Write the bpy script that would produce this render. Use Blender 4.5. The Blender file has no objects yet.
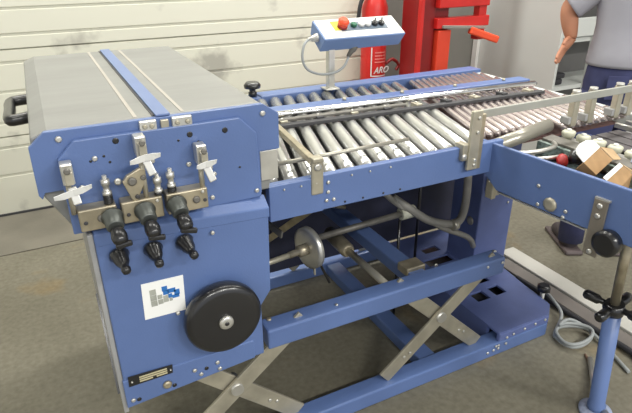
import bpy, bmesh, math, random
from mathutils import Vector, Matrix
random.seed(7)
S = bpy.context.scene
COL = S.collection
PI = math.pi
V = Vector

# ------------------------------------------------------------------ camera
M = [[0.8930470729538886, -0.4499098612104709, 0.006931253426814376],
     [-0.1995287243346935, -0.3821531388883746, 0.9023010953130516],
     [0.403305360308863, 0.807180336246701, 0.43105068277732816]]
cam = bpy.data.cameras.new('camera')
co = bpy.data.objects.new('camera', cam); COL.objects.link(co)
r = V((M[0][0], M[0][1], -M[0][2])); u = -V((M[1][0], M[1][1], -M[1][2])); b = -V((M[2][0], M[2][1], -M[2][2]))
mw = Matrix(((r.x, u.x, b.x), (r.y, u.y, b.y), (r.z, u.z, b.z))).to_4x4()
mw.translation = (0, 0, 1.5)
co.matrix_world = mw
cam.sensor_width = 36; cam.lens = 540.66 * 36 / 632; cam.clip_start = 0.05
S.camera = co
S.view_settings.view_transform = 'Standard'; S.view_settings.look = 'None'
S.view_settings.gamma = 1; S.view_settings.use_curve_mapping = False
S.view_settings.exposure = -0.1

# ------------------------------------------------------------------ materials
def mat(name, col, rough=.5, metal=0, noise=0, nscale=8, bump=0, bscale=60, col2=None, stretch=None, spec=.5, coat=0, trans=0):
    m = bpy.data.materials.new(name); m.use_nodes = True
    nt = m.node_tree; bs = nt.nodes['Principled BSDF']
    bs.inputs['Base Color'].default_value = (*col, 1)
    bs.inputs['Roughness'].default_value = rough; bs.inputs['Metallic'].default_value = metal
    bs.inputs['Specular IOR Level'].default_value = spec
    if coat: bs.inputs['Coat Weight'].default_value = coat; bs.inputs['Coat Roughness'].default_value = .15
    if trans: bs.inputs['Transmission Weight'].default_value = trans
    tc = nt.nodes.new('ShaderNodeTexCoord'); src = tc.outputs['Object']
    if stretch:
        mp = nt.nodes.new('ShaderNodeMapping'); mp.inputs['Scale'].default_value = stretch
        nt.links.new(src, mp.inputs['Vector']); src = mp.outputs['Vector']
    n = nt.nodes.new('ShaderNodeTexNoise'); n.inputs['Scale'].default_value = nscale; n.inputs['Detail'].default_value = 5
    nt.links.new(src, n.inputs['Vector'])
    if noise or col2:
        c2 = col2 or tuple(c * (1 - noise) for c in col)
        rp = nt.nodes.new('ShaderNodeValToRGB')
        rp.color_ramp.elements[0].position = .35; rp.color_ramp.elements[1].position = .65
        rp.color_ramp.elements[0].color = (*c2, 1); rp.color_ramp.elements[1].color = (*col, 1)
        nt.links.new(n.outputs['Fac'], rp.inputs['Fac']); nt.links.new(rp.outputs['Color'], bs.inputs['Base Color'])
    if bump:
        n2 = nt.nodes.new('ShaderNodeTexNoise'); n2.inputs['Scale'].default_value = bscale
        bp = nt.nodes.new('ShaderNodeBump'); bp.inputs['Strength'].default_value = bump; bp.inputs['Distance'].default_value = .002
        nt.links.new(src, n2.inputs['Vector'])
        nt.links.new(n2.outputs['Fac'], bp.inputs['Height']); nt.links.new(bp.outputs['Normal'], bs.inputs['Normal'])
    return m

BLUE = mat('blue_paint', (.108, .172, .375), .34, noise=.10, nscale=5, bump=.15, bscale=220)
BLUED = mat('blue_paint_foot', (.115, .155, .36), .45, noise=.15, nscale=9, bump=.15, bscale=220)
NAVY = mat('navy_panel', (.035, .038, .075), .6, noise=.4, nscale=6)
BLUEL = mat('pale_blue_metal', (.135, .20, .40), .32, noise=.08, nscale=8)
LID = mat('brushed_lid', (.27, .272, .262), .48, .25, noise=.14, nscale=7, stretch=(.35, 1.6, 1), bump=.1, bscale=90)
SEAM = mat('lid_seam', (.42, .39, .35), .5, noise=.1)
ALU = mat('aluminium', (.66, .65, .61), .33, .75, noise=.15, nscale=20)
STEEL = mat('zinc_steel', (.50, .465, .37), .42, .55, noise=.25, nscale=14)
BRASS = mat('passivated_steel', (.50, .44, .32), .38, .65, noise=.35, nscale=18)
CHROME = mat('chrome', (.82, .82, .82), .14, 1, noise=.05)
ROLL = mat('roller_steel', (.55, .55, .53), .20, .55, noise=.14, nscale=10, bump=.05, bscale=40)
ROLLR = mat('roller_pinkish', (.54, .475, .465), .24, .65, noise=.16, nscale=14)  # right-hand rollers, base colour tinted slightly pinkish
GREYP = mat('grey_panel', (.34, .34, .34), .5, noise=.15)
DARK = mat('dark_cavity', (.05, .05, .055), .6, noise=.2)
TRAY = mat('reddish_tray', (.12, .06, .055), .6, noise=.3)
BLACK = mat('black_plastic', (.012, .012, .014), .28, noise=.1, coat=.4)
RUB = mat('black_rubber', (.03, .03, .035), .6, noise=.2)
WHITE = mat('white_paint', (.74, .74, .72), .45, noise=.03)
PAPER = mat('paper', (.88, .88, .86), .7, noise=.03)
CREAM = mat('cream_plastic', (.56, .56, .45), .4, noise=.06)
TUBE = mat('ivory_tube', (.42, .40, .34), .3, .5, noise=.1)
RED = mat('red_paint', (.62, .022, .018), .35, noise=.15, nscale=6)
REDD = mat('dark_red_paint', (.27, .012, .012), .38, noise=.2, nscale=6)
REDO = mat('orange_red_plastic', (.85, .09, .03), .35, noise=.1)
YEL = mat('yellow_plastic', (.85, .65, .04), .4, noise=.05)
GREEN = mat('green_plastic', (.02, .13, .07), .3, noise=.05)
CARD = mat('cardboard', (.40, .245, .115), .75, noise=.15, nscale=25)
CARDL = mat('cardboard_light', (.60, .42, .24), .75, noise=.1, nscale=25)
GREYB = mat('hose_grey', (.27, .26, .235), .5, noise=.2)
CABLE = mat('cable_grey', (.30, .32, .32), .5, noise=.1)
SKIN = mat('skin', (.52, .235, .14), .5, noise=.12, nscale=12)
SHIRT = mat('grey_shirt', (.36, .355, .40), .9, noise=.08, nscale=7, bump=.4, bscale=40)
JEANS = mat('denim', (.048, .055, .145), .85, noise=.35, nscale=10, bump=.3, bscale=150)
HAIR = mat('hair', (.05, .035, .025), .7, noise=.2)
SHOE = mat('shoe_dark', (.06, .05, .055), .6, noise=.3)
SOLE = mat('shoe_sole', (.12, .095, .095), .6, noise=.2)
CAST = mat('cast_grey', (.20, .19, .17), .5, .4, noise=.3, nscale=25)
TEAL = mat('teal_speckle', (.28, .36, .33), .5, noise=.7, nscale=70)
BELT = mat('dark_belt', (.085, .075, .08), .5, noise=.3, nscale=20)
DUCTW = mat('white_duct', (.58, .57, .52), .5, noise=.06)
DUCTG = mat('grey_duct', (.20, .18, .165), .6, noise=.15)
CABW = mat('cabinet_paint', (.61, .63, .61), .5, noise=.05, nscale=2)
CABI = mat('cabinet_inside', (.17, .165, .16), .6, noise=.1)
LOGOB = mat('logo_blue', (.03, .17, .50), .4, noise=.05)
LOGOG = mat('logo_grey', (.42, .43, .38), .5, noise=.25, nscale=60)
PLATE = mat('plate_lettering', (.62, .56, .36), .5, .2, noise=.1)

def wallmat():
    m = mat('wall_panel', (.68, .675, .575), .6)
    nt = m.node_tree; bs = nt.nodes['Principled BSDF']; tc = nt.nodes.new('ShaderNodeTexCoord')
    n = nt.nodes.new('ShaderNodeTexNoise'); n.inputs['Scale'].default_value = 3.3; n.inputs['Detail'].default_value = 8
    rp = nt.nodes.new('ShaderNodeValToRGB'); e = rp.color_ramp.elements
    e[0].position = .30; e[0].color = (.40, .39, .34, 1); e[1].position = .40; e[1].color = (.68, .675, .575, 1)
    nt.links.new(tc.outputs['Object'], n.inputs['Vector']); nt.links.new(n.outputs['Fac'], rp.inputs['Fac'])
    nt.links.new(rp.outputs['Color'], bs.inputs['Base Color'])
    return m
WALL = wallmat()
def floormat():
    m = mat('concrete', (.2, .2, .2), .62)
    nt = m.node_tree; L = nt.links; bs = nt.nodes['Principled BSDF']; tc = nt.nodes.new('ShaderNodeTexCoord')
    def noise(sc, det, p0, c0, p1, c1):
        n = nt.nodes.new('ShaderNodeTexNoise'); n.inputs['Scale'].default_value = sc; n.inputs['Detail'].default_value = det
        rp = nt.nodes.new('ShaderNodeValToRGB'); e = rp.color_ramp.elements
        e[0].position = p0; e[0].color = (*c0, 1); e[1].position = p1; e[1].color = (*c1, 1)
        L.new(tc.outputs['Object'], n.inputs['Vector']); L.new(n.outputs['Fac'], rp.inputs['Fac']); return rp.outputs['Color']
    a = noise(1.3, 8, .35, (.140, .130, .095), .68, (.205, .193, .148))
    b_ = noise(45, 6, .3, (.80, .78, .76), .7, (1.1, 1.1, 1.1))
    c_ = noise(2.6, 4, .60, (1, 1, 1), .72, (1.15, .92, .62))
    x = nt.nodes.new('ShaderNodeMix'); x.data_type = 'RGBA'; x.blend_type = 'MULTIPLY'; x.inputs[0].default_value = 1
    L.new(a, x.inputs[6]); L.new(b_, x.inputs[7])
    y = nt.nodes.new('ShaderNodeMix'); y.data_type = 'RGBA'; y.blend_type = 'MULTIPLY'; y.inputs[0].default_value = 1
    L.new(x.outputs[2], y.inputs[6]); L.new(c_, y.inputs[7]); L.new(y.outputs[2], bs.inputs['Base Color'])
    n2 = nt.nodes.new('ShaderNodeTexNoise'); n2.inputs['Scale'].default_value = 60; n2.inputs['Detail'].default_value = 6
    bp = nt.nodes.new('ShaderNodeBump'); bp.inputs['Strength'].default_value = .3; bp.inputs['Distance'].default_value = .003
    L.new(tc.outputs['Object'], n2.inputs['Vector']); L.new(n2.outputs['Fac'], bp.inputs['Height']); L.new(bp.outputs['Normal'], bs.inputs['Normal'])
    return m
FLOOR = floormat()
FLOOR2 = mat('threshold_concrete', (.20, .185, .15), .65, noise=.3, nscale=3, bump=.3)  # mottled concrete tone for the strip along the back wall

# ------------------------------------------------------------------ mesh builder
class MB:
    def __init__(s): s.bm = bmesh.new()
    def box(s, x0, x1, y0, y1, z0, z1, rz=0, piv=None):
        vs = [s.bm.verts.new((x, y, z)) for x in (x0, x1) for y in (y0, y1) for z in (z0, z1)]
        for f in ((0,1,3,2),(4,6,7,5),(0,4,5,1),(2,3,7,6),(0,2,6,4),(1,5,7,3)): s.bm.faces.new([vs[i] for i in f])
        if rz:
            p = V(piv) if piv else V(((x0+x1)/2, (y0+y1)/2, 0))
            bmesh.ops.rotate(s.bm, verts=vs, cent=p, matrix=Matrix.Rotation(rz, 3, 'Z'))
        return s
    def obox(s, p0, p1, w, h, up=(0, 0, 1)):           # bar from p0 to p1, w sideways, h along up
        p0, p1 = V(p0), V(p1); d = (p1-p0).normalized(); upv = V(up); sd = d.cross(upv).normalized(); upv = sd.cross(d).normalized()
        vs = [s.bm.verts.new(p + sd*a*w/2 + upv*c*h/2) for p in (p0, p1) for a in (-1, 1) for c in (-1, 1)]
        for f in ((0,1,3,2),(4,6,7,5),(0,4,5,1),(2,3,7,6),(0,2,6,4),(1,5,7,3)): s.bm.faces.new([vs[i] for i in f])
        return s
    def prism(s, pts, axis, a, c):                     # pts 2D in the two other axes
        def mk(p, t):
            return {'x': (t, p[0], p[1]), 'y': (p[0], t, p[1]), 'z': (p[0], p[1], t)}[axis]
        A = [s.bm.verts.new(mk(p, a)) for p in pts]; B = [s.bm.verts.new(mk(p, c)) for p in pts]; n = len(pts)
        s.bm.faces.new(A); s.bm.faces.new(B[::-1])
        for i in range(n): s.bm.faces.new((A[i], B[i], B[(i+1) % n], A[(i+1) % n]))
        return s
    def lathe(s, p0, p1, prof, seg=20):                # prof: (t 0..1 along axis, radius)
        p0, p1 = V(p0), V(p1); d = p1-p0; z = d.normalized(); x = z.orthogonal().normalized(); y = z.cross(x)
        rings = []
        for t, rr in prof:
            rings.append([s.bm.verts.new(p0 + d*t + (x*math.cos(2*PI*i/seg)+y*math.sin(2*PI*i/seg))*max(rr, 1e-5)) for i in range(seg)])
        for A, B in zip(rings, rings[1:]):
            for i in range(seg):
                f = s.bm.faces.new((A[i], A[(i+1) % seg], B[(i+1) % seg], B[i])); f.smooth = True
        s.bm.faces.new(rings[0][::-1]); s.bm.faces.new(rings[-1])
        return s
    def cyl(s, p0, p1, rr, seg=20, r2=None):
        return s.lathe(p0, p1, [(0, rr), (1, rr if r2 is None else r2)], seg)
    def tube(s, pts, rr, seg=10, closed=False):
        P = [V(p) for p in pts]
        Q = []
        n = len(P)                                      # Catmull-Rom smoothing
        for i in range(n-1):
            a, b_, c, d = P[max(i-1, 0)], P[i], P[i+1], P[min(i+2, n-1)]
            for k in range(6):
                t = k/6
                Q.append(.5*((2*b_)+(c-a)*t+(2*a-5*b_+4*c-d)*t*t+(3*b_-a-3*c+d)*t**3))
        Q.append(P[-1]); rings = []; x = None
        for i, q in enumerate(Q):
            t = (Q[min(i+1, len(Q)-1)]-Q[max(i-1, 0)]).normalized()
            x = t.orthogonal().normalized() if x is None else (x-t*x.dot(t)).normalized()
            y = t.cross(x)
            rings.append([s.bm.verts.new(q+(x*math.cos(2*PI*j/seg)+y*math.sin(2*PI*j/seg))*rr) for j in range(seg)])
        for A, B in zip(rings, rings[1:]):
            for j in range(seg):
                f = s.bm.faces.new((A[j], A[(j+1) % seg], B[(j+1) % seg], B[j])); f.smooth = True
        s.bm.faces.new(rings[0][::-1]); s.bm.faces.new(rings[-1])
        return s
    def poly(s, pts):
        s.bm.faces.new([s.bm.verts.new(p) for p in pts]); return s
    def build(s, name, m, parent=None, bevel=0, label=None, solid=0):
        bmesh.ops.recalc_face_normals(s.bm, faces=s.bm.faces)
        off = V((0, 0, 0)); p = parent
        while p: off += p.location; p = p.parent
        bmesh.ops.translate(s.bm, verts=s.bm.verts, vec=-off)
        me = bpy.data.meshes.new(name); s.bm.to_mesh(me); s.bm.free(); me.materials.append(m)
        o = bpy.data.objects.new(name, me); COL.objects.link(o)
        if parent: o.parent = parent
        if solid:
            q = o.modifiers.new('solid', 'SOLIDIFY'); q.thickness = solid; q.offset = 0
        if bevel:
            q = o.modifiers.new('bevel', 'BEVEL'); q.width = bevel; q.segments = 2; q.limit_method = 'ANGLE'; q.angle_limit = .7
        if label: o['label'] = label
        return o

def tag(o, label, cat, group=None):
    o['label'] = label; o['category'] = cat
    if group: o['group'] = group
    return o
def thing(name, loc, label, cat, group=None):
    o = bpy.data.objects.new(name, None); COL.objects.link(o); o.location = loc; o.empty_display_size = .1
    return tag(o, label, cat, group)
def struct(o): o['kind'] = 'structure'; return o
def own(o):                                            # a top-level mesh gets its origin at its base
    vs = [v.co for v in o.data.vertices]
    c = V((sum(v.x for v in vs)/len(vs), sum(v.y for v in vs)/len(vs), min(v.z for v in vs)))
    o.data.transform(Matrix.Translation(-c)); o.location = c; return o

_bolt = {}
def bolt(parent, p, d=(0, -1, 0), rr=.0055, m=None, name='bolt', h=.005):
    m = m or ALU; key = (name, round(rr, 4), m.name, tuple(d), h)
    off = V((0, 0, 0)); q = parent
    while q: off += q.location; q = q.parent
    if key not in _bolt:
        mb = MB(); mb.lathe((0, 0, 0), V(d)*h, [(0, rr), (.6, rr), (1, rr*.6)], 10)
        me = bpy.data.meshes.new(name); bmesh.ops.recalc_face_normals(mb.bm, faces=mb.bm.faces); mb.bm.to_mesh(me); mb.bm.free(); me.materials.append(m); _bolt[key] = me
    o = bpy.data.objects.new(name, _bolt[key]); COL.objects.link(o); o.parent = parent; o.location = V(p)-off
    return o

# ------------------------------------------------------------------ room
YW = 3.594; CEIL = 3.6
struct(MB().box(-3, 8, -3.0, 3.036, -.1, 0).build('floor', FLOOR))
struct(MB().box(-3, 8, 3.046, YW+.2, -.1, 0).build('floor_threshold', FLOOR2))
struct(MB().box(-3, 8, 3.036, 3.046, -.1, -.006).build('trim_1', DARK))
# back wall: horizontal sectional panels with grooves
prof = [(YW+.2, 0), (YW, 0)]
def groove(z, w=.014, d=.012): prof.extend([(YW, z-w/2), (YW+d, z-w/2+.003), (YW+d, z+w/2-.003), (YW, z+w/2)])
base = [.256, .429, .495, .579, .758, .922, .995, 1.073, 1.211]
zs = base + [1.39, 1.46, 1.55, 1.72, 1.90, 1.97, 2.05, 2.2]
for z in zs: groove(z, .010 if z in (.495, .995, 1.46, 1.97) else .02, .02 if z in (.495, .995, 1.46, 1.97) else .008)
prof += [(YW, CEIL), (YW+.2, CEIL)]
struct(MB().prism(prof, 'x', -3, 2.32).build('wall_back', WALL))
struct(MB().box(2.32, 8, YW, YW+.2, 0, CEIL).build('wall_back_right', mat('grey_wall', (.20, .195, .175), .7, noise=.1, nscale=3)))
struct(MB().box(-3.2, -3, -3, YW+.2, 0, CEIL).build('wall_left', WHITE))
struct(MB().box(8, 8.2, -3, YW+.2, 0, CEIL).build('wall_right', WHITE))
struct(MB().box(-3.2, 8.2, -3, YW+.2, CEIL, CEIL+.1).build('ceiling', WHITE))
struct(MB().box(-3, 2.32, YW-.012, YW, .0, .012).build('baseboard_back', DARK))

# ------------------------------------------------------------------ folding head
FM = thing('folding_machine', (.22, 1.6, .37), 'blue folding machine head with grey metal lid, three clamps and a round black handwheel', 'machine')
Y0 = 1.2156; YH = 1.160; K = YH/Y0
def hz(x, z): return (x*K, 1.5-(1.5-z)*K)
bx = MB().prism([hz(.030, .40), hz(.430, .40), hz(.430, .575), hz(.461, .618), hz(.466, .877), hz(.030, .905)], 'y', YH, 2.10)
housing = bx.build('housing', BLUE, FM, .004)
# sloping shelf on top of the housing
sh_ = MB(); x0_, x1_ = .030, .447
vv = [sh_.bm.verts.new(p) for p in ((x0_, YH-.0012, .9325), (x1_, YH-.0012, .907), (x1_+.001, 1.197, .930), (x0_+.005, 1.197, .956), (x0_, YH-.0012, .90), (x1_, YH-.0012, .88), (x1_+.001, 1.197, .88), (x0_+.005, 1.197, .90))]
for f_i in ((0,1,2,3),(4,7,6,5),(0,4,5,1),(1,5,6,2),(2,6,7,3),(3,7,4,0)): sh_.bm.faces.new([vv[q_] for q_ in f_i])
sh_.build('housing_top', BLUE, FM, .003)
MB().box(.016, .0285, YH+.006, 2.09, .40, .93).build('side_panel', GREYP, FM, .002, 'plain grey side panel')
MB().obox((.013, 1.36, .66), (.013, 1.20, .44), .006, .010).build('rubber_strip', BLACK, FM)
a_, b_ = hz(.027, .368), hz(.40, .40)
MB().prism([hz(.027, .368), hz(.400, .398), hz(.400, .462), hz(.027, .462)], 'y', YH-.003, YH+.06).build('base_panel', BLUE, FM, .003)
def hb_(x, z, **k):
    a, c = hz(x, z); return bolt(FM, (a, YH-.003, c), **k)
for x, z in ((.218, .425), (.235, .405), (.285, .427), (.29, .403), (.045, .392)): hb_(x, z, rr=.006)
for x, z in ((.252, .418), (.158, .396), (.06, .388)): hb_(x, z, rr=.006, m=BLACK, name='screw_hole', h=.002)
hb_(.139, .408, rr=.012, m=BRASS, name='grounding_screw', h=.008)
for x, z in ((.308, .845), (.195, .632), (.098, .885)): hb_(x, z, rr=.0055, h=.007)
# outer and inner face plates
MB().prism([(-.058, 1.030), (-.056, 1.136), (-.022, 1.165), (.457, 1.165), (.497, 1.138), (.496, 1.046), (.443, 1.046), (.443, .935), (-.008, .935), (-.008, 1.034), (-.045, 1.034), (-.052, 1.02)][::-1], 'y', 1.196, 1.21).build('face_plate', BLUE, FM, .0015)
MB().prism([(-.008, .93), (-.008, 1.106), (.029, 1.143), (.393, 1.143), (.433, 1.10), (.438, .93)][::-1], 'y', 1.184, 1.196).build('cover_plate', BLUE, FM, .003)
for x, z in ((.003, 1.147), (.455, 1.142)): bolt(FM, (x, 1.196, z), rr=.007)
for x, z in ((.112, 1.13), (.272, 1.12), (.355, 1.118)): bolt(FM, (x, 1.184, z), rr=.007, m=BLACK, name='plate_hole', h=.0015)
for x, z in ((.055, 1.093), (.083, 1.10), (.093, 1.085), (.245, 1.11), (.29, 1.10), (.385, 1.02)): bolt(FM, (x, 1.184, z), rr=.003, m=BLACK, name='plate_hole', h=.0015)
for x, z in ((.32, 1.015), (.064, 1.098), (.31, .955), (.262, 1.05), (.425, .95)): bolt(FM, (x, 1.184, z), rr=.006)
# grey lid
lid = MB().prism([(-.054, 1.03), (-.050, 1.152), (-.016, 1.166), (.452, 1.166), (.486, 1.138), (.486, 1.045), (.47, .935), (-.005, .935)][::-1], 'y', 1.21, 2.165).build('lid', LID, FM, .004, 'brushed grey metal lid')
for x in (.164, .269): MB().box(x-.004, x+.004, 1.215, 2.16, 1.166, 1.1672).build('lid_seam', SEAM, lid)
strip = MB().box(.205, .237, 1.20, 2.17, 1.166, 1.171).build('lid_strip', BLUEL, lid, .001, 'pale blue strip down the middle of the lid')
MB().box(.199, .2045, 1.21, 2.16, 1.166, 1.1675).build('strip_gap', DARK, lid)
for x0, x1 in ((.166, .203), (.237, .282)):
    h = MB().box(x0, x1, 1.186, 1.199, 1.139, 1.163).build('hinge_plate', ALU, FM, .002)
    for xx in (x0+.011, x1-.011): bolt(h, (xx, 1.186, 1.151), rr=.0055, m=STEEL)
MB().box(.212, .230, 1.188, 1.2, 1.139, 1.16).build('strip_latch', STEEL, FM, .002)
MB().box(.445, .492, 1.20, 1.206, .965, 1.044).build('mirror_plate', ALU, FM, .001, 'small square of bare metal')
MB().tube([(-.045, 1.66, 1.085), (-.085, 1.655, 1.082), (-.105, 1.67, 1.08), (-.105, 1.78, 1.08), (-.105, 1.87, 1.08), (-.085, 1.885, 1.082), (-.045, 1.88, 1.085)], .016).build('lid_handle', BLACK, FM)
# small clamp at the back edge of the lid
MB().box(.495, .52, 1.95, 1.98, 1.0, 1.06).build('rear_catch', DARK, FM, .003)
# handwheel
WX, WZ = .2925, .642
W = MB().lathe((WX, 1.146, WZ), (WX, 1.104, WZ), [(0, .082), (.05, .098), (.3, .1015), (.7, .101), (.92, .094), (1, .082), (1.0, .03)], 56).build('handwheel', BLACK, FM)
MB().lathe((WX, 1.106, WZ), (WX, 1.094, WZ), [(0, .019), (.7, .019), (1, .016), (1.0, .007)], 24).build('hub', ALU, W, label='silver hub in the middle of the handwheel')
bolt(W, (WX, 1.095, WZ), rr=.006, m=BLACK, name='hub_screw', h=.004)
MB().cyl((WX, 1.17, WZ), (WX, 1.14, WZ), .03).build('wheel_shaft', STEEL, FM)
# guide blocks, clamps, springs, knobs
def leg_h(x): return x
for (x0, x1, kx, nx, tilt) in ((.008, .087, .076, .070, .6), (.097, .186, .146, .144, .2), (.195, .290, .217, .215, .1)):
    blk = MB().box(x0, x1, 1.146, 1.184, .949, 1.000).build('guide_block', BRASS, FM, .003)
    bolt(blk, ((x0+.045) if x0 < .19 else .262, 1.146, .975), rr=.009, m=CAST, name='adjusting_nut')
    bolt(blk, ((x0+.012) if x0 < .19 else .282, 1.146, .970), rr=.0045, m=DARK, name='screw_hole', h=.002)
    bolt(blk, (x1-.012, 1.146, .992), rr=.004)
    MB().lathe((kx-.002, 1.146, .975), (kx-.001, 1.108, .964), [(0, .0235), (.15, .0235), (.2, .020), (.9, .019), (1, .016)], 28).build('collar', mat('collar_steel', (.13, .14, .13), .35, .6, noise=.2), FM)
    kn = MB().lathe((kx-.001, 1.110, .963), (kx+.004, 1.080, .936), [(0, .010), (.15, .014), (.5, .0175), (.85, .016), (1, .009)], 18)
    kn.obox((kx+.006-.019*(1-tilt*.3), 1.084, .934-tilt*.012+.004), (kx+.006+.019, 1.082, .934+tilt*.012-.006), .011, .013)
    kn.build('wing_knob', BLACK, FM, .004)
for (cx, cz, dx) in ((.074, .872, .007), (.150, .869, .003), (.223, .869, .012)):
    MB().lathe((cx, YH, cz), (cx+dx, 1.098, cz-.018), [(0, .0215), (.10, .023), (.2, .019), (.45, .016), (.6, .0115), (.72, .009), (.8, .011), (.95, .0095), (1, .004)], 22).build('clamp_knob', BLACK, FM)
def spring(x, ztop, zbot):
    m = MB(); m.cyl((x, 1.160, zbot), (x, 1.160, ztop-.02), .0045, 10)
    sp = m.build('spring_rod', ALU, FM)
    pts = []
    n = 7*10
    for i in range(n+1):
        a = 2*PI*i/10; pts.append((x+.0085*math.cos(a), 1.160+.0085*math.sin(a), zbot+.001+(ztop-.045-zbot)*i/n))
    MB().tube(pts, .0020, 5).build('spring', BLACK, sp)
    m = MB().lathe((x, 1.160, ztop-.046), (x, 1.160, ztop), [(0, .010), (.2, .010), (.22, .007), (.5, .007), (.52, .0095), (.8, .0095), (.82, .005), (1, .005)], 14)
    m.build('spring_cap', ALU, sp)
spring(.074, 1.066, 1.0); spring(.182, 1.050, 1.0); spring(.212, 1.057, 1.0)
def clamp(x, zt, lean=0):
    root = MB().box(x-.013, x+.011, 1.146, 1.178, zt-.046, zt).build('paper_clamp', ALU, FM, .003, 'silver clamp block')
    MB().box(x-.008, x+.008, 1.128, 1.148, zt-.040, zt-.012).build('clamp_jaw', STEEL, root, .002)
    bolt(root, (x-.001, 1.1275, zt-.008), rr=.007, m=CAST, name='clamp_screw')
    MB().obox((x+.001+lean*.2, 1.140, zt-.047), (x+.003+lean, 1.128, zt-.083), .017, .005, (0, 1, 0)).build('clamp_tongue', ALU, root, .002)
    MB().cyl((x-.004, 1.16, zt-.05), (x-.004, 1.16, .99), .006, 12).build('clamp_post', STEEL, root)
    bolt(root, (x+.022, 1.178, zt-.068), rr=.007)
clamp(.006, 1.107, .004); clamp(.158, 1.143, .010); clamp(.287, 1.103, .012)
MB().prism([(.122, 1.002), (.131, .995), (.152, 1.032), (.160, 1.066), (.148, 1.072), (.118, 1.058), (.108, 1.045)], 'y', 1.150, 1.162).build('link_plate', BRASS, FM, .002)
bolt(FM, (.128, 1.150, 1.045), rr=.010, m=CAST); bolt(FM, (.100, 1.165, 1.045), rr=.008); bolt(FM, (.152, 1.15, 1.05), rr=.006, m=CAST); bolt(FM, (.134, 1.150, 1.008), rr=.005, m=DARK)
# sticker with the two-letter mark
st = MB().prism([hz(.111, .636), hz(.217, .634), hz(.221, .741), hz(.115, .743)], 'y', YH-.0015, YH).build('maker_sticker', PAPER, FM, 0, 'white sticker with grey H and blue S shaped blocks')
def tile(x0, x1, z0, z1, m, nm): MB().box((.117+x0*.1)*K, (.117+x1*.1)*K, YH-.0022, YH-.0014, hz(0, .638+z0*.1)[1], hz(0, .638+z1*.1)[1]).build(nm, m, st)
for a in ((.15, .31, .66, .82), (.15, .31, .49, .65), (.15, .31, .32, .48), (.33, .45, .50, .62), (.33, .46, .34, .48), (.47, .60, .36, .56)): tile(*a, LOGOG, 'letter_block')
for a in ((.46, .60, .70, .84), (.48, .62, .58, .71), (.60, .80, .60, .73), (.76, .90, .50, .66), (.70, .88, .42, .52), (.60, .70, .46, .58)): tile(*a, LOGOB, 'blue_letter_block')
tile(.62, .70, .36, .45, LOGOG, 'letter_block')
# rating plate
rp = MB().prism([hz(.041, .441), hz(.158, .443), hz(.160, .470), hz(.042, .474)], 'y', YH-.0055, YH-.003).build('rating_plate', BLACK, FM, 0, 'black rating plate with pale lines')
for k in range(3): MB().box(.070*K, .144*K, YH-.0062, YH-.0055, hz(0, .4475+k*.0070)[1], hz(0, .4520+k*.0070)[1]).build('plate_line', PLATE, rp)
MB().box(.100, .109, YH-.0066, YH-.0060, hz(0, .4455)[1], hz(0, .4520)[1]).build('plate_mark', BLACK, rp)
for x in (.050, .153): bolt(rp, (x*K, YH-.0055, hz(0, .457)[1]), rr=.0025)

# ------------------------------------------------------------------ roller table
RT = thing('roller_table', (1.2, 1.7, .80), 'long blue conveyor table of slanted steel rollers with a guide rail across it', 'conveyor')
side = MB().box(.468, 1.287, Y0, Y0+.022, .835, .940).build('side_rail', BLUE, RT, .003)
MB().box(.468, .628, Y0-.006, Y0, .836, .939).build('rail_cover', BLUE, RT, .002)
for x, z in ((.645, .917), (.645, .888), (.640, .863), (.615, .845), (.663, .862)): bolt(side, (x, Y0, z))
for x in (.70, .76, .83, .89): bolt(side, (x, Y0, .846), rr=.0035, m=BLACK, name='screw_hole', h=.0015)
for x in (.51, .56, .605, .72, .78, .85): bolt(side, (x, Y0-.006 if x < .628 else Y0, .925), rr=.003, m=ALU)
MB().box(.80, 1.995, 2.105, 2.185, .88, .942).build('back_rail', BLUE, RT, .004)
MB().box(.50, .80, 2.105, 2.17, .88, .938).build('back_rail_end', BLUE, RT, .004)
MB().box(1.965, 1.995, 1.20, 2.105, .875, .925).build('end_rail', CABW, RT, .003)
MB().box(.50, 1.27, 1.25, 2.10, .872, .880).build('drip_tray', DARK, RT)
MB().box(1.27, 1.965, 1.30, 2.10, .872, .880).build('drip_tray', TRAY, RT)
for x in (.55, .95, 1.35, 1.75): MB().box(x-.02, x+.02, 1.245, 2.1, .835, .87).build('cross_member', BLUED, RT)
rcache = {}
def roller(sx, y0, y1, ang, rr, m, zc):
    p0 = V((sx, y0, zc)); p1 = V((sx+(y1-y0)*math.tan(ang), y1, zc))
    if p1.x > 1.958:
        t = (1.958-p0.x)/(p1.x-p0.x); p1 = p0.lerp(p1, t)
    L = (p1-p0).length
    if L < .06: return
    key = (round(L, 3), rr, m.name, ang)
    if key not in rcache:
        mb = MB(); d = (p1-p0).normalized()
        e = .012/L
        mb.lathe((0, 0, 0), d*L, [(0, rr*.35), (e*.8, rr*.35), (e, rr*.85), (e*1.3, rr), (1-e*1.3, rr), (1-e, rr*.85), (1-e*.8, rr*.35), (1, rr*.35)], 20)
        bmesh.ops.recalc_face_normals(mb.bm, faces=mb.bm.faces)
        me = bpy.data.meshes.new('roller'); mb.bm.to_mesh(me); mb.bm.free(); me.materials.append(m); rcache[key] = me
    o = bpy.data.objects.new('roller', rcache[key]); COL.objects.link(o); o.parent = RT; o.location = p0-RT.location
A1 = math.radians(16)
s = .31
while s < 1.245:
    y0 = 1.245
    if s < .50: y0 = 1.245+(.50-s)/math.tan(A1)
    roller(max(s, .50), y0, 2.10, A1, .0215, ROLL, .917)
    s += .0605
A2 = math.radians(19)
while s < 1.95:
    ys = 1.295 if s < 1.60 else 1.240
    roller(s-(1.295-ys)*math.tan(A2), ys, 2.10, A2, .0122, ROLLR, .9245)
    s += .0345
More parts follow.
